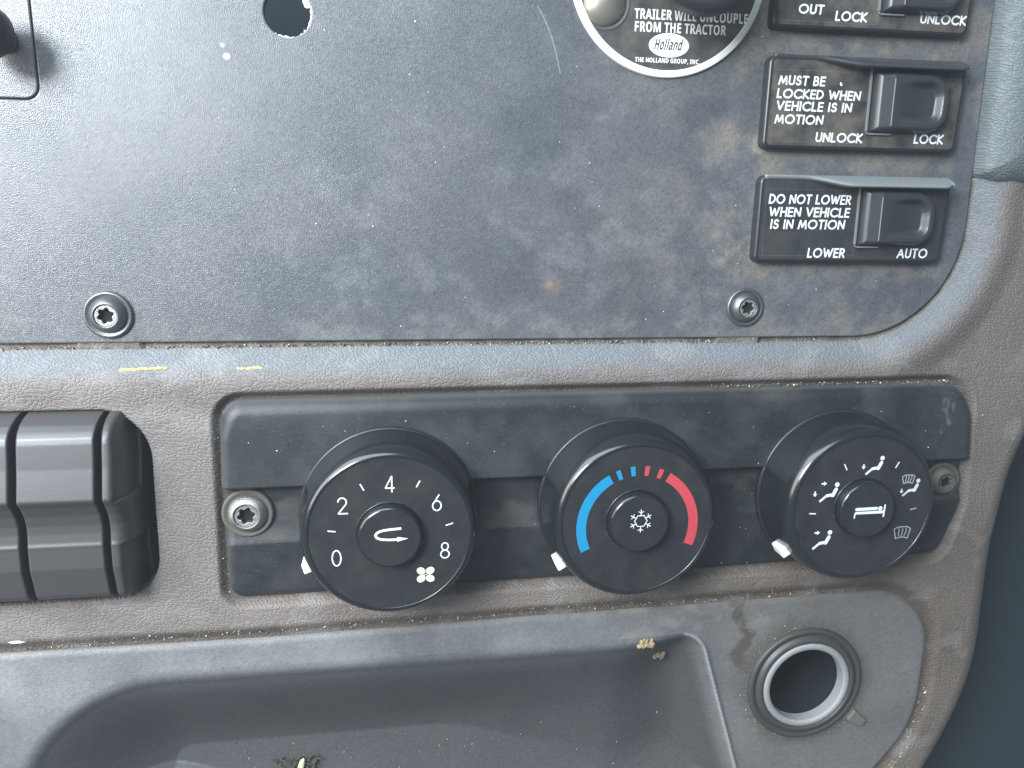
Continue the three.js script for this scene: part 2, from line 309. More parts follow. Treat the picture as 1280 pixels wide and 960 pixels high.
// ---------------------------------------------------------------- flat panel with the hole
const PW = 345, PH = 140, PX = -155, PY = -40;
const plateMap = printed(2048, 832, PW, PH, PX, PY, [0.076, 0.081, 0.088], [0.115, 0.116, 0.118], 0.85, 11, (g, r) => {
  const soft = (x, y, rad, css, a, ky = 1) => { g.save(); g.translate(x, y); g.scale(1, ky); const q = g.createRadialGradient(0, 0, 0, 0, 0, rad); q.addColorStop(0, `rgba(${css},${a})`); q.addColorStop(0.55, `rgba(${css},${a * 0.5})`); q.addColorStop(1, `rgba(${css},0)`); g.fillStyle = q; g.fillRect(-rad, -rad, 2 * rad, 2 * rad); g.restore(); };
  soft(47.6, -20.6, 4.2, '128,104,78', 0.6, 0.7); soft(46.5, -20, 1.6, '160,132,104', 0.45); soft(-44.6, 42.2, 1.2, '235,238,220', 0.95); soft(-45.5, 45, 0.9, '225,228,220', 0.6);
  soft(-39, 47, 2.6, '70,76,86', 0.5, 0.5); soft(-41, 46, 1.8, '70,76,86', 0.4, 0.5);
  for (let k = 0; k < 420; k++) { g.strokeStyle = `rgba(225,232,240,${0.04 + 0.14 * r() * r()})`; g.lineWidth = 0.05 + 0.1 * r(); const x = PX + PW * r(), y = PY + PH * r(), a = 0.6 + 1.2 * (r() - 0.5), l = 0.4 + 2.6 * r() * r(); g.beginPath(); g.moveTo(x, y); g.quadraticCurveTo(x + l * 0.5, y - l * a * 0.4, x + l, y - l * a); g.stroke(); }
  g.strokeStyle = 'rgba(210,216,222,0.45)'; g.lineWidth = 0.22; g.beginPath(); g.moveTo(41.5, 59); g.quadraticCurveTo(46, 53, 48.6, 41); g.stroke();
  g.strokeStyle = 'rgba(70,66,66,0.5)'; g.lineWidth = 0.5; g.beginPath(); g.moveTo(-94, -20.5); g.lineTo(-84, -20.2); g.stroke();
  for (let k = 0; k < 500; k++) { g.fillStyle = `rgba(235,238,240,${0.25 + 0.5 * r() * r()})`; g.beginPath(); g.ellipse(PX + PW * r(), PY + PH * r(), 0.06 + 0.17 * r() * r(), 0.06 + 0.1 * r(), r() * 3, 0, 7); g.fill(); }
}, 0.05, (x, y, c) => {
  const n1 = fbm(x * 0.13 + 3, y * 0.16 + 40, 6), n2 = fbm(x * 0.085 + 9, y * 0.085 + 3, 6), n3 = fbm(x * 0.055 + 30, y * 0.07 + 11, 5), u = x * 0.8 + y * 0.6, v = y * 0.8 - x * 0.6;
  const scuff = 0.28 * sstep(0.50, 0.74, n1) * sstep(-70, -5, x) * (1 - 0.75 * sstep(-12, 45, y));
  c = mix3(c, [0.195, 0.197, 0.202], scuff);
  const dark = 0.34 * sstep(0.50, 0.66, n3) * sstep(-10, 60, x); c = mix3(c, [0.042, 0.046, 0.052], dark);
  const side = Math.exp(-(((x - 107) / 9) ** 2)) * sstep(-33, -22, y), by = sstep(45, 120, x);
  c = mix3(c, [0.205, 0.178, 0.152], clamp(0.42 * by * sstep(0.44, 0.66, n2) + 0.75 * side * sstep(0.32, 0.58, n2)));
  if (x > 109 && x < 178) { const gap = Math.max(Math.exp(-(((y - 17.6) / 3) ** 2)), Math.exp(-(((y - 51.8) / 3) ** 2)), Math.exp(-(((y + 15.5) / 3) ** 2))); c = mix3(c, [0.19, 0.165, 0.14], gap * 0.55 * sstep(0.36, 0.62, fbm(x * 0.2, y * 0.3 + 8, 4))); }
  const low = Math.exp(-(((y + 34) / 5) ** 2)); c = mix3(c, [0.16, 0.155, 0.15], low * 0.35 * sstep(0.4, 0.65, n1));
  const g = 1 + 0.30 * (noise(x * 3.1, y * 3.1) - 0.5) + 0.22 * (noise(x * 1.3 + 7, y * 1.3) - 0.5) + 0.20 * (noise(u * 0.9, v * 5) - 0.5);
  return [c[0] * g, c[1] * g, c[2] * g];
});
const plateMat = new THREE.MeshPhysicalMaterial({ ior: 1.62, map: plateMap, roughness: 0.335, bumpMap: fineGrain, bumpScale: 0.00008 });
plateMat.bumpMap = fineGrain.clone(); plateMat.bumpMap.repeat.set(PW / 45, PH / 45);
const HOLE = [-27.9, 54.1, 6.3];
const panel = thing('instrument_panel', 'large flat dusty grey panel with an empty round hole near its top', 'panel', [20, 20, -4]);
{
  const shape = new Outline(rounded([[-168, 100], [-168, -36.6], [185.2, -37.1, 36.6], [185.0, 100]], 24)).shape();
  const h = new THREE.Path(); h.absarc(HOLE[0], HOLE[1], HOLE[2], 0, Math.PI * 2, true); shape.holes.push(h);
  shape.holes.push(new Outline(rounded([[-140, 80], [-93.25, 80], [-93.25, 29.2, 3.8], [-140, 29.2]], 8)).path());
  part('face_plate', planarUV(extrude(shape, 2.6, 0.45, 3, -5.1), PX, PY, PW, PH), plateMat, panel);
  // torn pale burr on the rim of the hole
  const r = rng(4), pts = [];
  for (let k = 0; k < 30; k++) {
    const a = mix(-2.2, 1.6, clamp(k / 29 + 0.03 * (r() - 0.5))), heavy = a > 0.1 ? 1 : 0.25, w = r() ** 2 * heavy;
    if (a < 0 && r() < 0.45) continue;
    const g = new THREE.IcosahedronGeometry(1, 1), p = g.attributes.position;
    for (let i = 0; i < p.count; i++) p.setZ(i, p.getZ(i) * (0.7 + 0.3 * Math.sin(7 * p.getX(i) + k)));
    pts.push(g.scale(0.16 + 0.95 * w, 0.3 + 0.9 * r(), 0.3).rotateZ(a + 0.7 * (r() - 0.5)).translate(HOLE[0] + Math.cos(a) * (HOLE[2] + 0.15 - 0.75 * w), HOLE[1] + Math.sin(a) * (HOLE[2] + 0.15 - 0.75 * w), -2.7));
  }
  part('hole_burr', pts, std({ color: lin(0.62, 0.60, 0.58), roughness: 0.7 }), panel);
}
function torx(R, r) { const s = []; for (let k = 0; k < 48; k++) { const a = k / 48 * Math.PI * 2, q = mix(r, R, 0.5 + 0.5 * Math.cos(6 * a)); s.push([Math.cos(a) * q, Math.sin(a) * q]); } return new Outline(s); }
function screw(parent, x, y, z, R, headMat, washMat, ringMat, turn, label) {
  const at = (g) => g.rotateZ(turn).translate(x, y, z);
  const head = part('screw', at(lathe([[0.47 * R, 0.20 * R], [0.46 * R, 0.46 * R], [0.52 * R, 0.44 * R], [0.60 * R, 0.38 * R], [0.70 * R, 0.26 * R], [0.76 * R, 0.14 * R], [0.77 * R, 0]], 48)), headMat, parent);
  if (label) head.userData.label = label;
  part('washer', at(lathe([[0.6 * R, 0.05 * R], [0.80 * R, 0.10 * R], [0.86 * R, 0.15 * R], [0.92 * R, 0.16 * R], [0.98 * R, 0.12 * R], [R, 0]], 56)), washMat, head);
  const ring = new THREE.Shape(); ring.absarc(0, 0, 0.465 * R, 0, Math.PI * 2); ring.holes.push(torx(0.34 * R, 0.25 * R).path());
  part('drive_rim', at(extrude(ring, 0.22 * R, 0.03 * R, 2, 0.20 * R)), ringMat, head);
  part('drive_socket', at(new THREE.CircleGeometry(0.46 * R, 24).translate(0, 0, 0.17 * R)), M.hole, head);
  return head;
}
screw(panel, -81.2, -28.6, -2.5, 6.8, M.darkSteel, M.darkSteel, M.oldSteel, 0.3, 'screw at the lower left with a bright star socket');
screw(panel, 110.6, -27.3, -2.5, 6.2, M.darkSteel, M.darkSteel, M.oldSteel, 0.9, 'dull dirty screw below the lowest switch');

const cover = thing('cover_plate', 'small round-cornered blanking plate set in the top left of the flat panel', 'cover plate', [-115, 55, -3]);
part('plate', planarUV(extrude(new Outline(rounded([[-139, 80], [-93.62, 80], [-93.62, 29.6, 3.5], [-139, 29.6]], 8)).shape(), 2.5, 0.35, 2, -5.1), PX, PY, PW, PH), plateMat, cover);
const valve = thing('valve_knob', 'dark round knob cut off by the left edge, standing on the small blanking plate', 'knob', [-100.5, 44, -2.6]);
part('knob_head', lathe([[2.6, 6], [5.6, 7], [6.6, 9.5], [6.5, 13.5], [5.4, 15.6], [3, 16.4], [0, 16.5]], 40).translate(-100.5, 44, -2.6), M.satin, valve);
part('stem', lathe([[3.4, 0], [3.2, 1.2], [2.4, 2], [2.4, 7]], 32).translate(-100.5, 44, -2.6), M.darkSteel, valve);

// ---------------------------------------------------------------- round warning plate, its rivet, the knob above it
const DC = [79.95, 70.5], DR = 29.6;
const discMap = printed(1024, 1024, 60, 60, DC[0] - 30, DC[1] - 30, [0.035, 0.038, 0.042], [0.13, 0.115, 0.095], 0.75, 23, (g, r) => {
  g.fillStyle = '#f2f2ee';
  const put = (t, font, x0, x1, y, cap) => { g.save(); g.font = font; const w = g.measureText(t).width; g.translate(x0, y); const s = (x1 - x0) / w; g.scale(s, -cap / 7.15); g.fillText(t, 0, 0); g.restore(); };
  put('TRAILER WILL UNCOUPLE', 'bold 10px sans-serif', 69.9, 104.8, 56.75, 2.75);
  put('FROM THE TRACTOR', 'bold 10px sans-serif', 69.9, 98.1, 53.3, 2.75);
  put('THE HOLLAND GROUP, INC.', 'bold 10px sans-serif', 70.6, 90.6, 45.0, 1.25);
  g.beginPath(); g.ellipse(80.75, 49.95, 6.15, 3.35, 0, 0, 7); g.fill();
  g.save(); g.fillStyle = '#2c3238'; g.translate(76.0, 48.5); g.transform(1, 0, 0.22, 1, 0, 0); g.font = 'bold 10px sans-serif'; g.scale(8.6 / g.measureText('Holland').width, -0.42); g.fillText('Holland', 0, 0); g.restore();
  wear(g, r, 260, DC[0] - 30, DC[1] - 30, 60, 60, 'rgba(60,62,64,0.55)');
});
const disc = thing('warning_plate', 'round black warning plate with white rim and white lettering at the top of the panel', 'sign', [DC[0], DC[1], -2.5]);
part('plate_face', planarUV(new THREE.CircleGeometry(DR - 1.9, 96).translate(DC[0], DC[1], -1.7), DC[0] - 30, DC[1] - 30, 60, 60), std({ map: discMap, roughness: 0.36 }), disc);
part('plate_rim', lathe([[DR - 2.15, 0.5], [DR - 2.1, 0.92], [DR - 1.9, 1.02], [DR - 0.4, 1.0], [DR - 0.05, 0.8], [DR, 0]], 128).translate(DC[0], DC[1], -2.5), M.rim, disc);
part('rivet', lathe([[6.3, 0.7], [6.1, 1.3], [5.4, 2.1], [4.2, 2.9], [2.6, 3.5], [1, 3.8], [0, 3.85]], 48).translate(61.0, 60.6, -2.5), M.brass, disc);
part('rivet_washer', lathe([[6.2, 0.78], [7.1, 0.95], [7.4, 1.0], [7.55, 0.8]], 48).translate(61.0, 60.6, -2.5), M.darkSteel, disc);
const pull = thing('pull_knob', 'big dark round knob cut off by the top edge, in front of the warning lettering', 'knob', [85.5, 72.3, -1.4]);
part('knob_head', lathe([[7, 9], [14, 9.4], [16.6, 10.6], [17.4, 12.6], [17.5, 17], [16.6, 19.2], [14, 20.4], [0, 21.2]], 96).translate(85.5, 72.3, -1.4), M.black, pull);
part('stem', lathe([[9, 0], [8.2, 1], [8, 9.4]], 48).translate(85.5, 72.3, -1.4), M.darkSteel, pull);

// ---------------------------------------------------------------- three guarded switches at the right
function guardedSwitch(label, x0, x1, y0, y1, texts, seed, sandy) {
  const t = thing('rocker_switch', label, 'switch', [(x0 + x1) / 2, (y0 + y1) / 2, -2.5], 'labelled rocker switches in the right of the panel');
  const W = x1 - x0, H = y1 - y0;
  const body = new Outline(rounded([[x0 + 0.3, y1, 2.4], [x0 - 0.1, y0, 2], [x1 - 1, y0, 2.6], [x1, y1, 1.5]], 6));
  part('housing', extrude(body.shape(), 3.6, 0.9, 4, -2.5), M.satin, t);
  const map = printed(1024, Math.round(1024 * H / W), W, H, x0, y0, [0.022, 0.025, 0.028], sandy ? [0.115, 0.098, 0.080] : [0.060, 0.056, 0.050], sandy ? 0.95 : 0.6, seed, (g, r) => {
    g.strokeStyle = '#dfe3e3';
    for (const [s, a, b, y, cap] of texts) strokeText(g, s, a, b, y - 0.15, cap * 1.13, 0.54, 0.07);
    wear(g, r, 220, x0, y0, W, H, 'rgba(50,52,54,0.5)');
    g.strokeStyle = 'rgba(150,150,146,0.35)'; g.lineWidth = 0.12; g.strokeRect(x0 + 2.4, y0 + 2.2, 30.5, H - 6.4);
    if (sandy) { g.fillStyle = '#e8eaea'; g.beginPath(); g.ellipse(x0 + 23.6, y0 + 19.2, 0.35, 0.6, 0.5, 0, 7); g.fill(); }
  });
  const face = new Outline(rounded([[x0 + 1.5, y1 - 1.2, 1.2], [x0 + 1.1, y0 + 1.1, 1.2], [x1 - 2.2, y0 + 1.1, 1.8], [x1 - 1.2, y1 - 1.2, 0.8]], 5));
  part('label_face', planarUV(new THREE.ShapeGeometry(face.shape(), 12).translate(0, 0, 1.16), x0, y0, W, H), std({ map, roughness: 0.34 }), t);
  // raised frame at the left and foot of the rocker
  const px = x0 + 33.0, py = y0 + 5.3, top = y1 - 3.2;
  part('bezel', [box(0.4, top - py - 0.6, 1.2, px, (top + py) / 2 + 0.3, 1.4), box(7.2, 0.45, 1.3, px + 4.4, py - 0.3, 1.45), new THREE.TorusGeometry(0.7, 0.22, 8, 12, Math.PI / 2).rotateZ(Math.PI).translate(px + 0.7, py + 0.4, 1.7)], M.edge, t);
  // the rocker: a slope at the left, a pale edge strip, a scoop and a round right end
  const rx0 = px + 1.0, rx1 = x0 + 58.6, ry0 = py + 0.25, ry1 = y1 - 3.9;
  const o = new Outline(rounded([[rx0, ry1, 0.6], [rx0, ry0, 0.6], [rx1 - 0.6, ry0, 6], [rx1, ry1, 7.5]], 8)), ex = rx0 + 4.7;
  const rk = part('rocker', sheet(rx0 - 0.4, rx1 + 0.6, ry0 - 0.6, ry1 + 0.6, 0.22, (x, y) => {
    const d = -o.d(x, y); if (d < -0.5) return NaN;
    let z = x < ex ? mix(3.4, 5.4, clamp((x - rx0) / (ex - rx0))) : mix(5.4, 2.9, sstep(ex, ex + 13, x));
    const inner = sstep(2.5, 4.6, d);
    if (x >= ex) z = mix(mix(5.4, 5.0, clamp((x - ex) / 20)), z, x > ex + 5 ? inner : mix(sstep(0.8, 2.4, Math.min(y - ry0, ry1 - y)), inner, sstep(ex, ex + 5, x)));
    if (d < 1.6) { const q = (1.6 - Math.max(d, 0)) / 1.6; z -= (z - 1.0) * (1 - Math.sqrt(Math.max(0, 1 - q * q))); }
    return d < 0 ? 0.8 : z;
  }), M.rocker, t);
  part('pale_edge', new THREE.CapsuleGeometry(0.2, ry1 - ry0 - 4, 4, 8).translate(ex, (ry0 + ry1) / 2 - 0.4, 5.3), std({ color: lin(0.17, 0.155, 0.135), roughness: 0.6 }), rk);  // thin paler strip along the ridge of the rocker
  // visor along the top edge that flares out above the rocker
  const n = 70, pos = [], idx = [], prof = (s) => [[y1 - 0.1, 0.6], [y1 + 0.15, 1.2], [mix(y1, y1 - 1.4, s), mix(1.5, 4.4, s)], [mix(y1 - 0.2, y1 - 2.5, s), mix(1.8, 6.7, s)], [mix(y1 - 0.6, y1 - 3.1, s), mix(1.7, 6.9, s)], [mix(y1 - 1.0, y1 - 3.5, s), mix(1.5, 6.4, s)], [mix(y1 - 1.2, y1 - 3.4, s), mix(1.2, 4, s)], [mix(y1 - 1.3, y1 - 3.4, s), 0.9]];
  for (let i = 0; i <= n; i++) { const x = mix(x0 + 1.6, x1 - 2.2, i / n), s = sstep(x0 + 14, x0 + 29, x) * (1 - 0.35 * sstep(x1 - 5.5, x1 - 2.2, x)); for (const [y, z] of prof(s)) pos.push(x, y - 0.5 * sstep(x0 + 30, x0 + 34, x) * 0, z); }
  for (let i = 0; i < n; i++) for (let k = 0; k < 7; k++) { const a = i * 8 + k, b = a + 8; idx.push(a, b, b + 1, a, b + 1, a + 1); }
  for (const e of [0, n]) for (let k = 1; k < 7; k++) idx.push(e * 8, e * 8 + k, e * 8 + k + 1);
  const g = new THREE.BufferGeometry(); g.setAttribute('position', new THREE.Float32BufferAttribute(pos, 3)); g.setAttribute('uv', new THREE.Float32BufferAttribute(new Float32Array(pos.length / 3 * 2), 2)); g.setIndex(idx); g.computeVertexNormals();
  part('visor', g, sandy ? std({ color: lin(0.04, 0.044, 0.048), roughness: 0.34 }) : std({ color: lin(0.18, 0.192, 0.19), roughness: 0.5 }), t);
  return t;
}
guardedSwitch('topmost of the three switches, cut by the frame, lettered OUT, LOCK and UNLOCK', 111.2, 175.6, 55.6, 82, [['OUT', 118.8, 126.8, 59.9, 2.45], ['LOCK', 130.6, 140.8, 58.4, 2.5], ['UNLOCK', 158.1, 173.4, 58.9, 2.5]], 31, true);
guardedSwitch('black switch lettered MUST BE LOCKED WHEN VEHICLE IS IN MOTION, between two others', 110.9, 176.2, 21.4, 48.3, [['MUST BE', 114.3, 129.3, 39.9, 2.5], ['LOCKED WHEN', 114.1, 141.2, 36.1, 2.5], ['VEHICLE IS IN', 114.2, 138.7, 32.6, 2.5], ['MOTION', 114.0, 129.7, 28.8, 2.5], ['UNLOCK', 127.7, 143.2, 23.8, 2.55], ['LOCK', 160.5, 170.5, 24.1, 2.6]], 37, true);
guardedSwitch('lowest black switch lettered DO NOT LOWER WHEN VEHICLE IS IN MOTION', 110.9, 175.7, -12.9, 13.7, [['DO NOT LOWER', 114.2, 141.5, 5.2, 2.65], ['WHEN VEHICLE', 114.5, 141.4, 1.3, 2.65], ['IS IN MOTION', 115.3, 140.1, -2.4, 2.65], ['LOWER', 128.4, 141.1, -11.2, 2.7], ['AUTO', 159.1, 169.7, -11.2, 2.75]], 41, false);

// ---------------------------------------------------------------- wide rocker keys at the left
const KEY = [[-55.6, -8], [-56.1, 0], [-56.9, 3.4], [-58.4, 6.6], [-60.2, 8.7], [-61.6, 9.6], [-63.2, 10.1], [-70, 11.5], [-78.6, 13.7], [-79.1, 13.5], [-81, 12.0], [-84, 10.4], [-87.2, 9.6], [-89.6, 9.7], [-92.2, 10.2], [-93.3, 10.6], [-93.9, 10.5], [-100, 10.8], [-109, 8.8], [-110.6, 7.4], [-111.6, 3], [-112.2, -8]];
function keyZ(y) { for (let k = 0; k < KEY.length - 1; k++) if (y <= KEY[k][0] && y >= KEY[k + 1][0]) return mix(KEY[k][1], KEY[k + 1][1], (KEY[k][0] - y) / (KEY[k][0] - KEY[k + 1][0])); return -8; }
function wideKey(label, x0, x1, round) {
  const t = thing('wide_rocker_switch', label, 'switch', [(x0 + x1) / 2, -84, -4], 'rocker keys in the recess at the left');
  const lean = (y) => (y + 84) * 0.012;
  part('key_cap', sheet(x0 - 0.3, x1 + 0.3, -112.4, -55.4, 0.3, (x, y) => {
    const a = x - x0, b = x1 - x, d = Math.min(a, b); let z = (keyZ(y - 0.2) + keyZ(y) + keyZ(y + 0.2)) / 3;
    if (round) { const q = clamp((x - (x0 + 1.2)) / (x1 - x0 - 1.2)); const top = 0.35 * sstep(-68, -57, y) + 0.3 * sstep(-100, -111, y), w = clamp(q + top * q * 1.2 + (Math.abs(y + 86.5) < 7 ? 0 : 0.22) * sstep(0.1, 0.5, q)); z -= 14 * (1 - Math.sqrt(Math.max(0, 1 - w ** 2.4))); }
    if (d < 0.6) z -= 0.6 * (1 - Math.sqrt(Math.max(0, 1 - ((0.6 - Math.max(d, 0)) / 0.6) ** 2)));
    if (d < 0) z = -10;
    return z;
  }).translate(0, 0, 0), M.buttonGrey, t);
  return t;
}
wideKey('wide dark key cut off by the left edge of the photo', -139, -106.3);
wideKey('whole wide dark key with a finger groove, in the middle of the left recess', -104.5, -84.0);
wideKey('narrow dark end key with a rounded right end in the left recess', -82.3, -75.6, true);

// ---------------------------------------------------------------- climate control panel
function hvacZ(x, y) {
  const d = OUT.hvac.d(x, y); D.h = d; if (d > 0.9) return NaN;
  const yU = -80.4 + (x + 50) * 0.006, yL = -99.3 + (x + 52) * 0.02;
  let z = 1.6 + clamp((-53 - y) / 27) * 2.0;
  const ch = clamp((yU - 1.5 - y) / (yU - 1.5 - yL)), low = y < yL ? 0.9 - (yL - y) / 19 * 2.2 : -0.9 + 1.8 * ch ** 3;
  z = mix(z, low, sstep(-0.3, 1.5, yU - y));
  const k = Math.max(0, -d), r = 3.0 + 2.2 * sstep(-66, -58, y);
  if (k < r) z -= r - Math.sqrt(r * r - (r - k) * (r - k));
  if (d > 0) z -= d * 5;
  return z;
}
function hvacColor(x, y) {
  const n = fbm(x * 0.09 + 7, y * 0.09, 5), m = hash(Math.round(x * 2.5), Math.round(y * 2.5)), s = fbm(x * 0.5 + y * 0.3, y * 1.1, 3);
  let c = mix3([0.013, 0.015, 0.017], [0.055, 0.056, 0.056], clamp(1.5 * n - 0.5 + 0.25 * (s - 0.5)) * 0.85 + (m > 0.985 ? 0.5 : 0));
  c = mix3(c, [0.16, 0.16, 0.15], (1 - sstep(0.2, 2.0, -D.h)) * (y > -58 ? 0.6 : 0.25));
  const w = x > 181 && x < 187 && y < -57 && y > -70 ? sstep(0.45, 0.75, fbm(x * 1.1, y * 0.5, 5)) * 0.28 * sstep(181, 182, x) * sstep(-57, -58.5, y) * sstep(187, 185.5, x) : 0;      // scuffed patch
  c = mix3(c, [0.24, 0.25, 0.25], w);
  if (y < -80 && y > -98) c = mix3(c, [0.075, 0.066, 0.057], sstep(0.5, 0.8, fbm(x * 0.06 + 31, y * 0.12, 4)) * 0.65);
  return c;
}
const hvac = thing('climate_panel', 'long black plate with a sunken centre channel that carries three round dials', 'panel', [70, -85, -1]);
part('face_plate', sheet(-56, 198, -121, -50, 0.38, hvacZ, hvacColor, [[OUT.hvac, 0], [OUT.hvac, -0.5], [OUT.hvac, 0.6]]), M.moulded, hvac);
screw(hvac, -45.9, -89.2, -0.5, 7.8, M.oldSteel, M.dustyWasher, M.oldSteel, 0.2, 'shiny screw at the left end of the channel');
screw(hvac, 186.8, -87.8, -0.7, 6.6, M.grimy, M.grimy, M.grimy, 0.5, 'dusty screw half hidden by the right dial');

// ---------------------------------------------------------------- the three dials
function dial(label, cx, cy, angle, faceDraw, buttonDraw, seed) {
  const t = thing('control_dial', label, 'control knob', [cx, cy, 1.6], 'round dials of the climate panel'); t.scale.set(1.022, 1.022, 1);
  part('collar', lathe([[24, 0], [26.9, 0.2], [27.0, 1.6], [26.4, 2.0], [25.6, 2.0], [25.4, 1.2]], 96), M.satin, t, true);
  part('body', lathe([[25.2, 1.4], [26.2, 1.9], [26.4, 2.6], [26.2, 6], [25.7, 12], [25.35, 14.0], [25.15, 15.2], [24.75, 16.4], [24.2, 17.35], [23.6, 18.0], [23.0, 18.3], [22.75, 18.32], [22.6, 18.1], [22.5, 17.8]], 128), M.gloss, t, true);
  const R = 22.6, map = printed(1024, 1024, 2 * R, 2 * R, -R, -R, [0.014, 0.015, 0.016], [0.040, 0.039, 0.037], 0.45, seed, faceDraw);
  const face = new THREE.CircleGeometry(R, 96).translate(0, 0, 18.02);
  part('dial_face', planarUV(face, -R, -R, 2 * R, 2 * R), std({ map, roughness: 0.40, bumpMap: fineGrain, bumpScale: 0.00001 }), t, true);
  const B = 8.3, bmap = printed(384, 384, 2 * B, 2 * B, -B, -B, [0.013, 0.014, 0.015], [0.036, 0.036, 0.034], 0.4, seed + 1, buttonDraw);
  const b = part('push_button', lathe([[9.6, 18.0], [9.5, 18.22], [9.2, 18.15], [9.1, 17.9], [9.05, 19.9], [8.95, 20.5], [8.7, 20.95], [8.25, 21.15]], 64), M.gloss, t, true);
  part('button_face', planarUV(new THREE.CircleGeometry(B, 48).translate(0, 0, 21.13), -B, -B, 2 * B, 2 * B), std({ map: bmap, roughness: 0.38 }), b, true);
  const tab = new Outline(rounded([[23.5, -1.5, 0.2], [27.7, -2.0, 0.4], [28.3, 1.1, 0.4], [23.5, 1.6, 0.2]], 3)).shape();   // white mark that stands out of the side wall
  part('pointer', extrude(tab, 6, 0.3, 2, 6.2).rotateZ(angle), M.white, t, true);
  return t;
}
const INK = '#d9dddc', deg = Math.PI / 180;
const line = (g, w, ...p) => { g.lineWidth = w; g.lineCap = 'round'; g.lineJoin = 'round'; g.beginPath(); p.forEach(([x, y], k) => (k ? g.lineTo(x, y) : g.moveTo(x, y))); g.stroke(); };
const blob = (g, x, y, r) => { g.beginPath(); g.ellipse(x, y, r, r, 0, 0, 7); g.fill(); };
function tick(g, x, y, a, l = 1.9, w = 0.4) { const c = Math.cos(a * deg), s = Math.sin(a * deg); line(g, w, [x - c * l / 2, y - s * l / 2], [x + c * l / 2, y + s * l / 2]); }
function digit(g, ch, x, y, cap = 5.0, w = 0.40) { strokeText(g, ch, x - 1.4, x + 1.4, y - cap / 2, cap, w, 0); }
function seated(g, x, y, s, arrows) {                               // head, back, lap and leg of the seat pictogram
  g.save(); g.translate(x, y); g.scale(s, s);
  blob(g, 2.55, 2.55, 0.72); line(g, 1.15, [2.35, 1.1], [1.5, -0.65]); line(g, 0.95, [1.5, -0.75], [0.9, -0.55], [-0.4, -0.75]); line(g, 0.7, [-0.4, -0.7], [-2.3, -2.3]);
  for (const [ax, ay, dir] of arrows) { line(g, 0.5, [ax - (dir ? 0 : 0.7), ay + (dir ? 0.7 : 0)], [ax, ay]); g.beginPath(); if (dir) { g.moveTo(ax - 0.7, ay + 0.15); g.lineTo(ax + 0.7, ay + 0.15); g.lineTo(ax, ay - 0.8); } else { g.moveTo(ax - 0.1, ay - 0.7); g.lineTo(ax - 0.1, ay + 0.7); g.lineTo(ax + 0.85, ay); } g.fill(); }
  g.restore();
}
function defrost(g, x, y, w, h) {
  line(g, 0.34, [x - w / 2, y + h * 0.3], [x - w * 0.28, y + h * 0.48], [x + w * 0.28, y + h * 0.48], [x + w / 2, y + h * 0.3], [x + w * 0.36, y - h * 0.45], [x + w * 0.12, y - h * 0.36], [x - w * 0.12, y - h * 0.36], [x - w * 0.36, y - h * 0.45], [x - w / 2, y + h * 0.3]);
  for (const k of [-0.22, 0, 0.22]) { g.lineWidth = 0.3; g.beginPath(); g.moveTo(x + k * w * 0.7, y - h * 0.25); g.bezierCurveTo(x + k * w - 0.5, y - 0.3, x + k * w + 0.6, y + 0.1, x + k * w, y + h * 0.34); g.stroke(); }
}
function grime(g, r, R) {
  for (let k = 0; k < 60; k++) { g.strokeStyle = `rgba(190,190,186,${0.02 + 0.09 * r() * r()})`; g.lineWidth = 0.05 + 0.1 * r(); const x = (r() - 0.5) * 2 * R, y = (r() - 0.5) * 2 * R, a = r() * 6.3, l = 0.5 + 4 * r() * r(); g.beginPath(); g.moveTo(x, y); g.quadraticCurveTo(x + l * Math.cos(a), y + l * Math.sin(a), x + 1.7 * l * Math.cos(a + 0.4), y + 1.7 * l * Math.sin(a + 0.4)); g.stroke(); }
  if (R > 15) for (let k = 0; k < 160; k++) { const a = r() * 6.3, q = k % 2 ? 9.4 + 0.8 * r() * r() : R - 1.4 * r() * r(); g.fillStyle = `rgba(150,140,125,${0.05 + 0.22 * r() * r()})`; g.beginPath(); g.ellipse(Math.cos(a) * q, Math.sin(a) * q, 0.2 + 0.6 * r(), 0.1 + 0.15 * r(), a + 1.57, 0, 7); g.fill(); }
}
const inked = (f) => (g, r) => { grime(g, r, 23); g.strokeStyle = g.fillStyle = INK; f(g, r); wear(g, r, 500, -21, -21, 42, 42, 'rgba(44,45,47,0.75)'); };
dial('left dial with the numbers 0 to 8 and a small fan symbol', -2.95, -89.9, 207 * deg, inked((g) => {
  digit(g, '4', 0.2, 14.8); digit(g, '2', -12.9, 8.9); digit(g, '6', 13.3, 8.7); digit(g, '0', -15.0, -6.6); digit(g, '8', 15.5, -5.8);
  tick(g, -7.4, 14.1, 118); tick(g, 8.1, 14.5, 61); tick(g, -16.1, 1.5, 172); tick(g, 16.8, 2.1, 17);
  g.fillStyle = '#e9e4c6'; for (const [a, b] of [[-1, 1], [1, 1], [-1, -1], [1, -1]]) { g.beginPath(); g.ellipse(9.9 + a * 1.3, -13.0 + b * 1.2, 1.28, 1.08, 0.5 * a * b, 0, 7); g.fill(); }
  line(g, 0.28, [9.2, -13.2], [10.6, -12.8]);
}), inked((g) => {
  g.fillStyle = '#eceada'; g.strokeStyle = '#eceada';
  g.lineWidth = 0.7; g.lineCap = 'butt'; g.beginPath(); g.moveTo(3.2, 2.7); g.bezierCurveTo(0.5, 2.5, -3.8, 2.6, -3.9, 0.9); g.bezierCurveTo(-3.8, -0.6, -0.5, -0.6, 3.0, -0.5); g.stroke();
  g.beginPath(); g.moveTo(2.0, 0.25); g.lineTo(5.1, -0.35); g.lineTo(2.0, -1.2); g.fill();
}), 51);
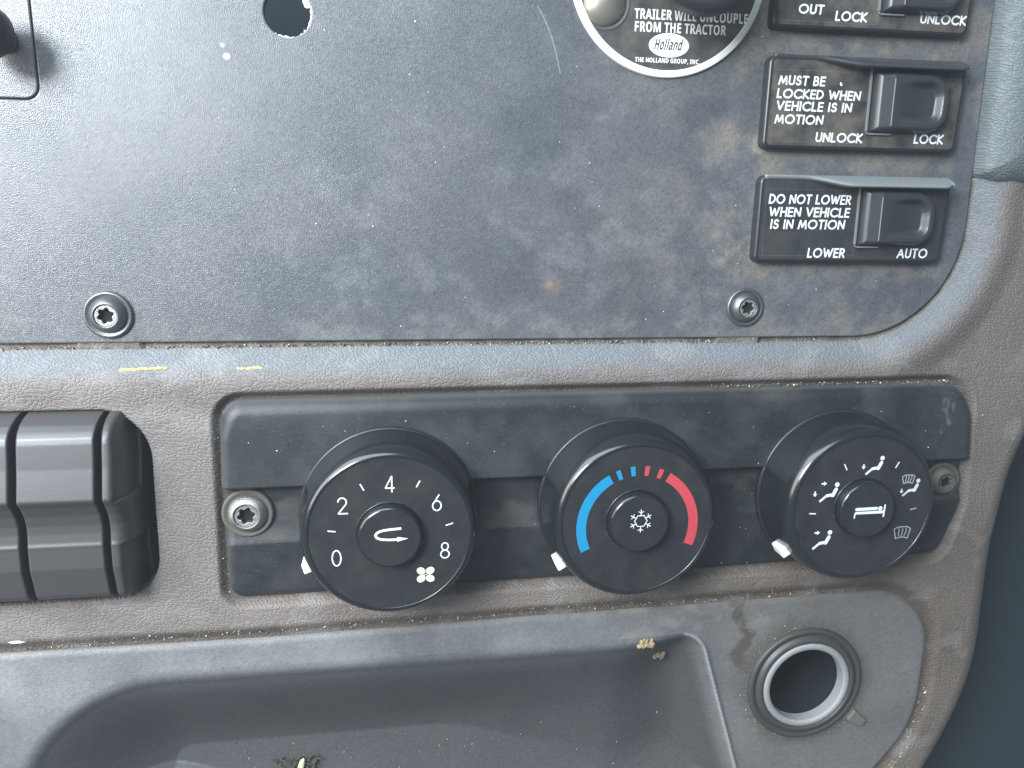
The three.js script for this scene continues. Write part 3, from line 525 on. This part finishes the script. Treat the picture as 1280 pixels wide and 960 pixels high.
const temp = dial('middle dial with a blue and a red arc and a snowflake button', 70.9, -89.1, 217 * deg, inked(() => {}), inked((g) => {
  for (let k = 0; k < 6; k++) { const a = (k * 60 + 90) * deg, p = (q, da = 0) => [0.2 + Math.cos(a + da) * q, 0.9 + Math.sin(a + da) * q]; line(g, 0.26, p(1.9, -0.52), p(1.9, 0.52)); line(g, 0.3, p(1.9), p(3.4)); line(g, 0.24, p(3.0, -0.26), p(2.5), p(3.0, 0.26)); }
}), 57);
{
  const arcBand = (a0, a1) => { const s = new THREE.Shape(); s.absarc(0.3, -1.9, 18.6, a0 * deg, a1 * deg, false); s.absarc(0.3, -1.9, 15.7, a1 * deg, a0 * deg, true); return extrude(s, 0.1, 0, 0, 18.0); };
  const band = (name, a0, a1, m) => part(name, arcBand(a0, a1), m, temp, true);
  band('blue_arc', 120, 204, M.blue); band('red_arc', -22, 60, M.red);
  for (const a of [111, 97]) band('blue_mark', a - 2.2, a + 2.2, M.blue);
  for (const a of [83, 69]) band('red_mark', a - 2.2, a + 2.2, M.red);
}
dial('right dial with seat and defrost pictograms and a bed symbol button', 144.6, -88.1, 219 * deg, inked((g) => {
  seated(g, 2.3, 13.0, 1.0, [[-3.4, -0.1, 1]]); tick(g, -7.0, 13.1, 118); tick(g, 10.1, 13.2, 62);
  seated(g, -11.9, 4.9, 1.05, [[-4.1, -0.2, 1], [-1.5, 3.0, 0]]); tick(g, -16.4, -1.5, 176);
  seated(g, -12.7, -10.6, 1.05, [[-1.4, 2.6, 0]]);
  g.globalAlpha = 0.85; seated(g, 15.4, 5.4, 0.95, [[-3.0, -0.9, 1]]); g.globalAlpha = 0.62; defrost(g, 14.4, 8.4, 4.2, 2.9); tick(g, 17.3, -1.4, 10);
  defrost(g, 14.4, -9.2, 5.6, 4.1);
}), inked((g) => { line(g, 0.5, [-4.4, -2.2], [-4.3, -0.9], [5.2, -0.9]); line(g, 0.55, [5.4, 1.5], [5.2, -2.1]); line(g, 1.0, [-3.9, 0.45], [2.6, 0.55]); blob(g, 3.9, 0.5, 0.72); line(g, 0.4, [-4.1, -0.55], [4.9, -0.4]); }), 63);

// ---------------------------------------------------------------- storage tray and power socket
const SC = [143.0, -162.7];
function trayZ(x, y) {
  const d = OUT.tray.d(x, y); D.t = d; if (d > 0.8) return NaN;
  if (Math.hypot(x - SC[0], y - SC[1]) < 18.5) return NaN;
  const tilt = 1 - sstep(60, 115, x);
  let z = -0.8 + 0.2 * (fbm(x * 0.03, y * 0.03, 2) - 0.5) + tilt * (3.2 * sstep(-128, -152, y) + 0.04 * Math.max(0, -142 - y));
  const k = Math.max(0, -d), r = 3; if (k < r) z -= r - Math.sqrt(r * r - (r - k) * (r - k)); if (d > 0) z -= d * 5;
  let o = -OUT.pocket.d(x, y);
  if (x > 10 && o > 0) {                                            // round the inner corner of the pocket
    const a = Math.max(0.01, -141.45 - y), b = Math.max(0.01, ((101.6 - x) * 65 + (-141.2 - y) * 20) / 68), p = 2.2;
    o = mix(o, Math.min(o, Math.pow(Math.pow(a, -p) + Math.pow(b, -p), -1 / p)), sstep(10, 40, x));
  }
  D.o = o;
  if (o > -1.2) {
    const right = sstep(72, 112, x), w = mix(43, 23, right), t = clamp((o + 1.2) / w), depth = 27;
    const soft = 0.62 * t + 0.38 * t * t * (3 - 2 * t), sharp = (1 - (1 - t) ** 2) * mix(sstep(0, 0.35, t), 1, 0.8), q = mix(soft * sstep(0, 0.2, t + 0.06), sharp, right);
    const floor = -27 + 0.5 * (Math.sqrt((-187.5 - y) ** 2 + 9) + (-187.5 - y)) * 0.30;
    const wall = z - depth * q, hk = Math.max(0, 4 - Math.abs(wall - floor)) / 4; z = Math.min(z, Math.max(wall, Math.min(z - 0.2 - 6 * q, floor)) + hk * hk * 0.9 * sstep(0.2, 0.5, q));
  }
  z += 1.1 * Math.exp(-(((o + 1.3) / 0.8) ** 2)) * sstep(96, 104, x);
  // a moulded cup ring breaking the tray floor at the left
  if (D.o > 6) { const ring = Math.hypot((x + 92) / 1.15, (y + 226) / 0.9), b = Math.max(0, 1 - Math.abs(ring - 40) / 2.6); z += 2.2 * b * b * (3 - 2 * b) * sstep(-40, -60, x) ; }
  return z;
}
function trayColor(x, y) {
  const n = fbm(x * 0.05 + 40, y * 0.05, 5), m = fbm(x * 0.4, y * 0.4, 3);
  let c = mix3([0.105, 0.107, 0.112], [0.185, 0.182, 0.180], clamp(1.6 * n - 0.3 + 0.3 * (m - 0.5)));
  const dusty = sstep(60, 150, x); c = mix3(c, [0.150, 0.130, 0.110], dusty * clamp(0.35 + 1.2 * (m - 0.3)) * 0.9);
  const s = Math.hypot(x - SC[0], y - SC[1]); c = mix3(c, [0.085, 0.07, 0.055], (1 - sstep(21, 28, s + 6 * (n - 0.5))) * 0.7 * (0.4 + m));
  const tx = Math.abs(x - 117 - 2.0 * Math.sin(y * 0.3) + (y + 135) * 0.12), trail = sstep(4.2, 0.8, tx + 7 * (m - 0.5)) * sstep(-160, -152, y); c = mix3(c, [0.075, 0.062, 0.047], trail * 0.85);
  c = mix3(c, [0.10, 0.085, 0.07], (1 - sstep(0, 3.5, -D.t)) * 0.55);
  c = mix3(c, [0.060, 0.060, 0.059], 0.85 * sstep(-0.5, 4, D.o));  // pocket interior coloured darker to stand in for its shade
  const st = noise((x * 0.9 + y * 0.3) * 0.8, (y * 0.9 - x * 0.3) * 4.5), gr = noise(x * 2.2, y * 2.2); { const q = 1 + 0.22 * (st - 0.5) + 0.25 * (gr - 0.5); c = [c[0] * q, c[1] * q, c[2] * q]; }
  if (x > 96) c = mix3(c, [0.34, 0.355, 0.37], 0.7 * Math.exp(-(((D.o + 1.3) / 0.55) ** 2)));   // pale highlight painted along the right pocket edge
  if (x > 70 && x < 130 && y > -140) c = mix3(c, [0.24, 0.225, 0.2], sstep(0.5, 0.7, fbm(x * 0.12, y * 0.2 + 5, 4)) * 0.5);
  return c;
}
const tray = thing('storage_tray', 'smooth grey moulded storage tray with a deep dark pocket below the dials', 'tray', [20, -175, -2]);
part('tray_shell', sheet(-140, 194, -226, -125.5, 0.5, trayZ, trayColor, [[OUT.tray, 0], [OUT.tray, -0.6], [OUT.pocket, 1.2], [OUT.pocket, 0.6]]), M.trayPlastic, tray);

const sock = thing('power_socket', 'round power socket with a dull metal ring at the right of the storage tray', 'socket', [SC[0], SC[1], -0.8]);
part('collar', lathe([[16.2, 0.5], [16.6, 2.1], [17.4, 2.4], [18.4, 2.0], [18.8, 0.9], [19.4, 0.8], [19.8, 1.5], [20.8, 1.6], [21.4, 1.1], [21.7, -0.3]], 80).translate(SC[0], SC[1], -0.8), std({ color: lin(0.050, 0.046, 0.042), roughness: 0.45 }), sock);
part('metal_ring', lathe([[13.9, -2], [13.9, 1.6], [14.2, 2.2], [14.9, 2.5], [15.8, 2.4], [16.4, 1.9], [16.6, 0.8]], 80).translate(SC[0], SC[1], -0.8), std({ color: lin(0.33, 0.335, 0.325), roughness: 0.5, metalness: 0.25, bumpMap: fineGrain, bumpScale: 0.00006 }), sock);
part('barrel', lathe([[0, -44], [13.6, -44], [13.75, -40], [13.8, -20], [13.84, -2.1]], 64).translate(SC[0], SC[1], -0.8), M.barrel, sock);
part('contact', lathe([[0, -38], [2.2, -38.4], [3, -40], [3, -44]], 24).translate(SC[0], SC[1], -0.8), M.darkSteel, sock);
part('key_tab', extrude(new Outline(rounded([[-3.2, 2.3, 0.5], [-3.2, -2.3, 0.5], [3.6, -1.6, 0.6], [3.6, 1.6, 0.6]], 3)).shape(), 1.5, 0.3, 2, 0).rotateZ(-0.62).translate(164.6, -178.6, -0.8), std({ color: lin(0.13, 0.12, 0.105), roughness: 0.6 }), sock);

// ---------------------------------------------------------------- scraps, flakes and dirt
function flake(name, label, cat, x, y, z, w, h, t, mat, seed, turn = 0) {
  const r = rng(seed), g = new THREE.IcosahedronGeometry(1, 1), p = g.attributes.position, seen = {};
  for (let i = 0; i < p.count; i++) { const k = [p.getX(i), p.getY(i), p.getZ(i)].map((v) => v.toFixed(3)).join(); const s = seen[k] ??= 0.65 + 0.6 * r(); p.setXYZ(i, p.getX(i) * w * s, p.getY(i) * h * s, p.getZ(i) * t); }
  g.rotateZ(turn); g.computeVertexNormals();
  const o = part(name, g, mat, scene); o.position.set(x * MM, y * MM, z * MM); return tag(o, label, cat);
}
const cream = std({ color: lin(0.50, 0.41, 0.18), roughness: 0.8 }), chalk = std({ color: lin(0.76, 0.73, 0.66), roughness: 0.85 }), tan = std({ color: lin(0.36, 0.27, 0.15), roughness: 0.9 }), leafy = std({ color: lin(0.62, 0.58, 0.38), roughness: 0.8 });
function scrape(label, x, y, len, n, seed) {                        // a dashed row of thin flakes
  const r = rng(seed), g = [];
  for (let k = 0; k < n; k++) { const t = (k + 0.3 * r()) / n - 0.5; g.push(new THREE.IcosahedronGeometry(1, 1).scale(len / n * (0.7 + 0.5 * r()), 0.3 + 0.35 * r() * r() + (k % 4 ? 0 : 0.2), 0.14).rotateZ(0.4 * (r() - 0.5)).translate(t * len, 0.03 * t * len + 0.35 * (r() - 0.5), -0.25 * (r() - 0.3))); }
  const o = part('paint_scrape', g, cream); o.position.set(x * MM, y * MM, 0.35 * MM); tag(o, label, 'paint scrape');
}
scrape('long thin cream paint scrape on the lip under the left screw', -72.0, -44.0, 13, 15, 71);
scrape('short blotchy cream paint scrape on the lip above the left end of the dial plate', -42.6, -44.2, 7, 10, 72);
flake('chip', 'oval white chip lying in the seam at the far left above the tray', 'chip', -115.6, -127.4, -0.5, 2.6, 0.8, 0.6, chalk, 73, 0.02);
flake('chip', 'tiny white chip in the tray seam right of the oval one', 'chip', -77.6, -126.9, -0.6, 0.9, 0.7, 0.5, chalk, 74, 0.6);
function crumb(label, x, y, rx, ry, n, mat, seed) {                  // a clot of small bits
  const r = rng(seed), g = [];
  for (let k = 0; k < n; k++) { const a = r() * 6.3, q = Math.sqrt(r()); g.push(new THREE.IcosahedronGeometry(1, 1).scale(rx * (0.18 + 0.25 * r()), ry * (0.2 + 0.3 * r()), 0.35 + 0.4 * r()).rotateZ(r() * 3).translate(Math.cos(a) * q * rx * 0.8, Math.sin(a) * q * ry * 0.8, 0.5 * r())); }
  const o = part('crumb', g, mat); o.position.set(x * MM, y * MM, (trayZ(x, y) + 0.2) * MM); tag(o, label, 'crumb');
}
crumb('tan clot of crumbs on the upper rim of the tray pocket near its right corner', 82.9, -142.6, 3.6, 1.9, 22, tan, 75);
crumb('brown smear-like clot inside the pocket wall under the tan one', 91.0, -152.6, 2.8, 2.0, 16, std({ color: lin(0.17, 0.125, 0.08), roughness: 0.9 }), 76);
{
  const r = rng(90), pile = [];
  for (let k = 0; k < 110; k++) pile.push(new THREE.IcosahedronGeometry(1, 0).scale(0.2 + 1.5 * r() ** 2, 0.15 + 0.7 * r() ** 2, 0.15 + 0.25 * r()).rotateX(r() * 3).rotateZ(r() * 3).translate(-38 + 24 * (r() - 0.5) * (0.3 + 0.7 * r()), -194.5 + 7 * (r() - 0.5), trayZ(-38, -194.5) + 0.6 + 1.6 * r()));
  const o = part('leaf_litter', pile, std({ color: lin(0.07, 0.06, 0.042), roughness: 0.9 }), scene); tag(o, 'dark crumbled leaf litter on the tray floor', 'debris', null, 'stuff');
  flake('leaf_scrap', 'pale pointed leaf scrap standing in the dark litter on the tray floor', 'leaf', -36.8, -193.6, trayZ(-37, -193.6) + 2.2, 1.3, 2.6, 0.5, leafy, 77, -0.35);
}
function grains(name, label, list, colors, seed) {
  const r = rng(seed), im = new THREE.InstancedMesh(new THREE.IcosahedronGeometry(MM, 0), std({ color: lin(1, 1, 1), roughness: 0.85 }), list.length), o = new THREE.Object3D();
  list.forEach(([x, y, z, s], k) => {
    o.position.set(x * MM, y * MM, z * MM); o.rotation.set(r() * 6, r() * 6, r() * 6); o.scale.set(s * (0.6 + 1.2 * r()), s * (0.5 + 0.7 * r()), s * (0.35 + 0.5 * r())); o.updateMatrix(); im.setMatrixAt(k, o.matrix);
    const c = colors[Math.floor(r() * colors.length)], q = 0.7 + 0.6 * r(); im.setColorAt(k, lin(c[0] * q, c[1] * q, c[2] * q));
  });
  im.name = numbered(name); im.castShadow = im.receiveShadow = true; scene.add(im); tag(im, label, 'dirt', null, 'stuff');
}
{
  const r = rng(101), a = [], on = (f, x, y) => { const z = f(x, y); return Number.isNaN(z) ? -2 : z; };
  const gs = (lo, hi) => lo + (hi - lo) * r() ** 3;
  for (let k = 0; k < 900; k++) { const x = mix(-112, 104, r()); if (x > -90.5 && x < -73.5) continue; a.push([x, -37.9 - 0.9 * r(), -4.2 + 1.1 * r(), gs(0.12, 0.45)]); }
  for (let k = 0; k < 160; k++) { const x = mix(104, 176, r()); a.push([x, -37.8 + 0.0008 * (x - 130) ** 2 * (x > 145 ? 6 : 0) - 1.2 * r(), -3.9, gs(0.10, 0.3)]); }
  for (let k = 0; k < 220; k++) { const x = mix(100, 186, r() ** 1.3), y = -52.2 + 0.9 * (r() - 0.6); a.push([x, y, -0.3 + 0.7 * r(), gs(0.10, 0.34)]); }
  for (let k = 0; k < 900; k++) { const x = mix(-118, 150, r()), y = mix(-131.1, -128.6, clamp((x + 118) / 268)) + 3.2 * r() * r(); a.push([x, y, on(dashZ, x, y) + 0.05, gs(0.10, 0.36)]); }
  for (let k = 0; k < 260; k++) { const y = mix(-168, -206, r()), x = 190.6 - 0.006 * Math.max(0, -168 - y) ** 2 * 1.6 + 2.6 * r(); a.push([x, y, on(dashZ, x, y) + 0.05, gs(0.10, 0.4)]); }
  for (let k = 0; k < 260; k++) { const t = mix(1.7, 5.9, r()), q = 22 + 4 * r() * r(), x = SC[0] + Math.cos(t) * q, y = SC[1] + Math.sin(t) * q; a.push([x, y, on(trayZ, x, y) + 0.05, gs(0.08, 0.3)]); }
  for (let k = 0; k < 300; k++) { const side = r(), x = side < 0.55 ? mix(-54.5, -53, r()) : mix(-50, 180, r()), y = side < 0.55 ? mix(-118, -56, r()) : mix(-119.6, -118.2, r()) + (x + 50) * 0.008; a.push([x, y, on(dashZ, x, y) + 0.05, gs(0.08, 0.26)]); }
  for (let k = 0; k < 240; k++) { const x = mix(-60, 105, r()), y = mix(-183, -206, r()); a.push([x, y, trayZ(x, y) + 0.1, gs(0.08, 0.45)]); }
  grains('dirt_grains', 'sand and brown grit caught in the seams between the panels', a, [[0.16, 0.12, 0.08], [0.09, 0.07, 0.05], [0.30, 0.25, 0.18], [0.12, 0.11, 0.10], [0.5, 0.46, 0.38]], 102);
  const w = [];
  for (let k = 0; k < 260; k++) { const x = mix(-108, 180, r()), y = mix(-35, 60, r()); w.push([x, y, -2.45, gs(0.06, 0.26)]); }
  for (let k = 0; k < 200; k++) { const x = mix(-50, 190, r()), y = mix(-116, -56, r()); w.push([x, y, on(hvacZ, x, y) + 0.03, gs(0.05, 0.2)]); }
  for (let k = 0; k < 120; k++) { const x = mix(-112, 205, r()), y = mix(-126, -44, r()), z = dashZ(x, y); if (!Number.isNaN(z) && D.b > 1) w.push([x, y, z + 0.03, gs(0.06, 0.24)]); }
  grains('dust_specks', 'scattered pale dust specks over the panels', w, [[0.75, 0.76, 0.76], [0.6, 0.6, 0.58], [0.7, 0.66, 0.55]], 103);
}

renderer.render(scene, camera);
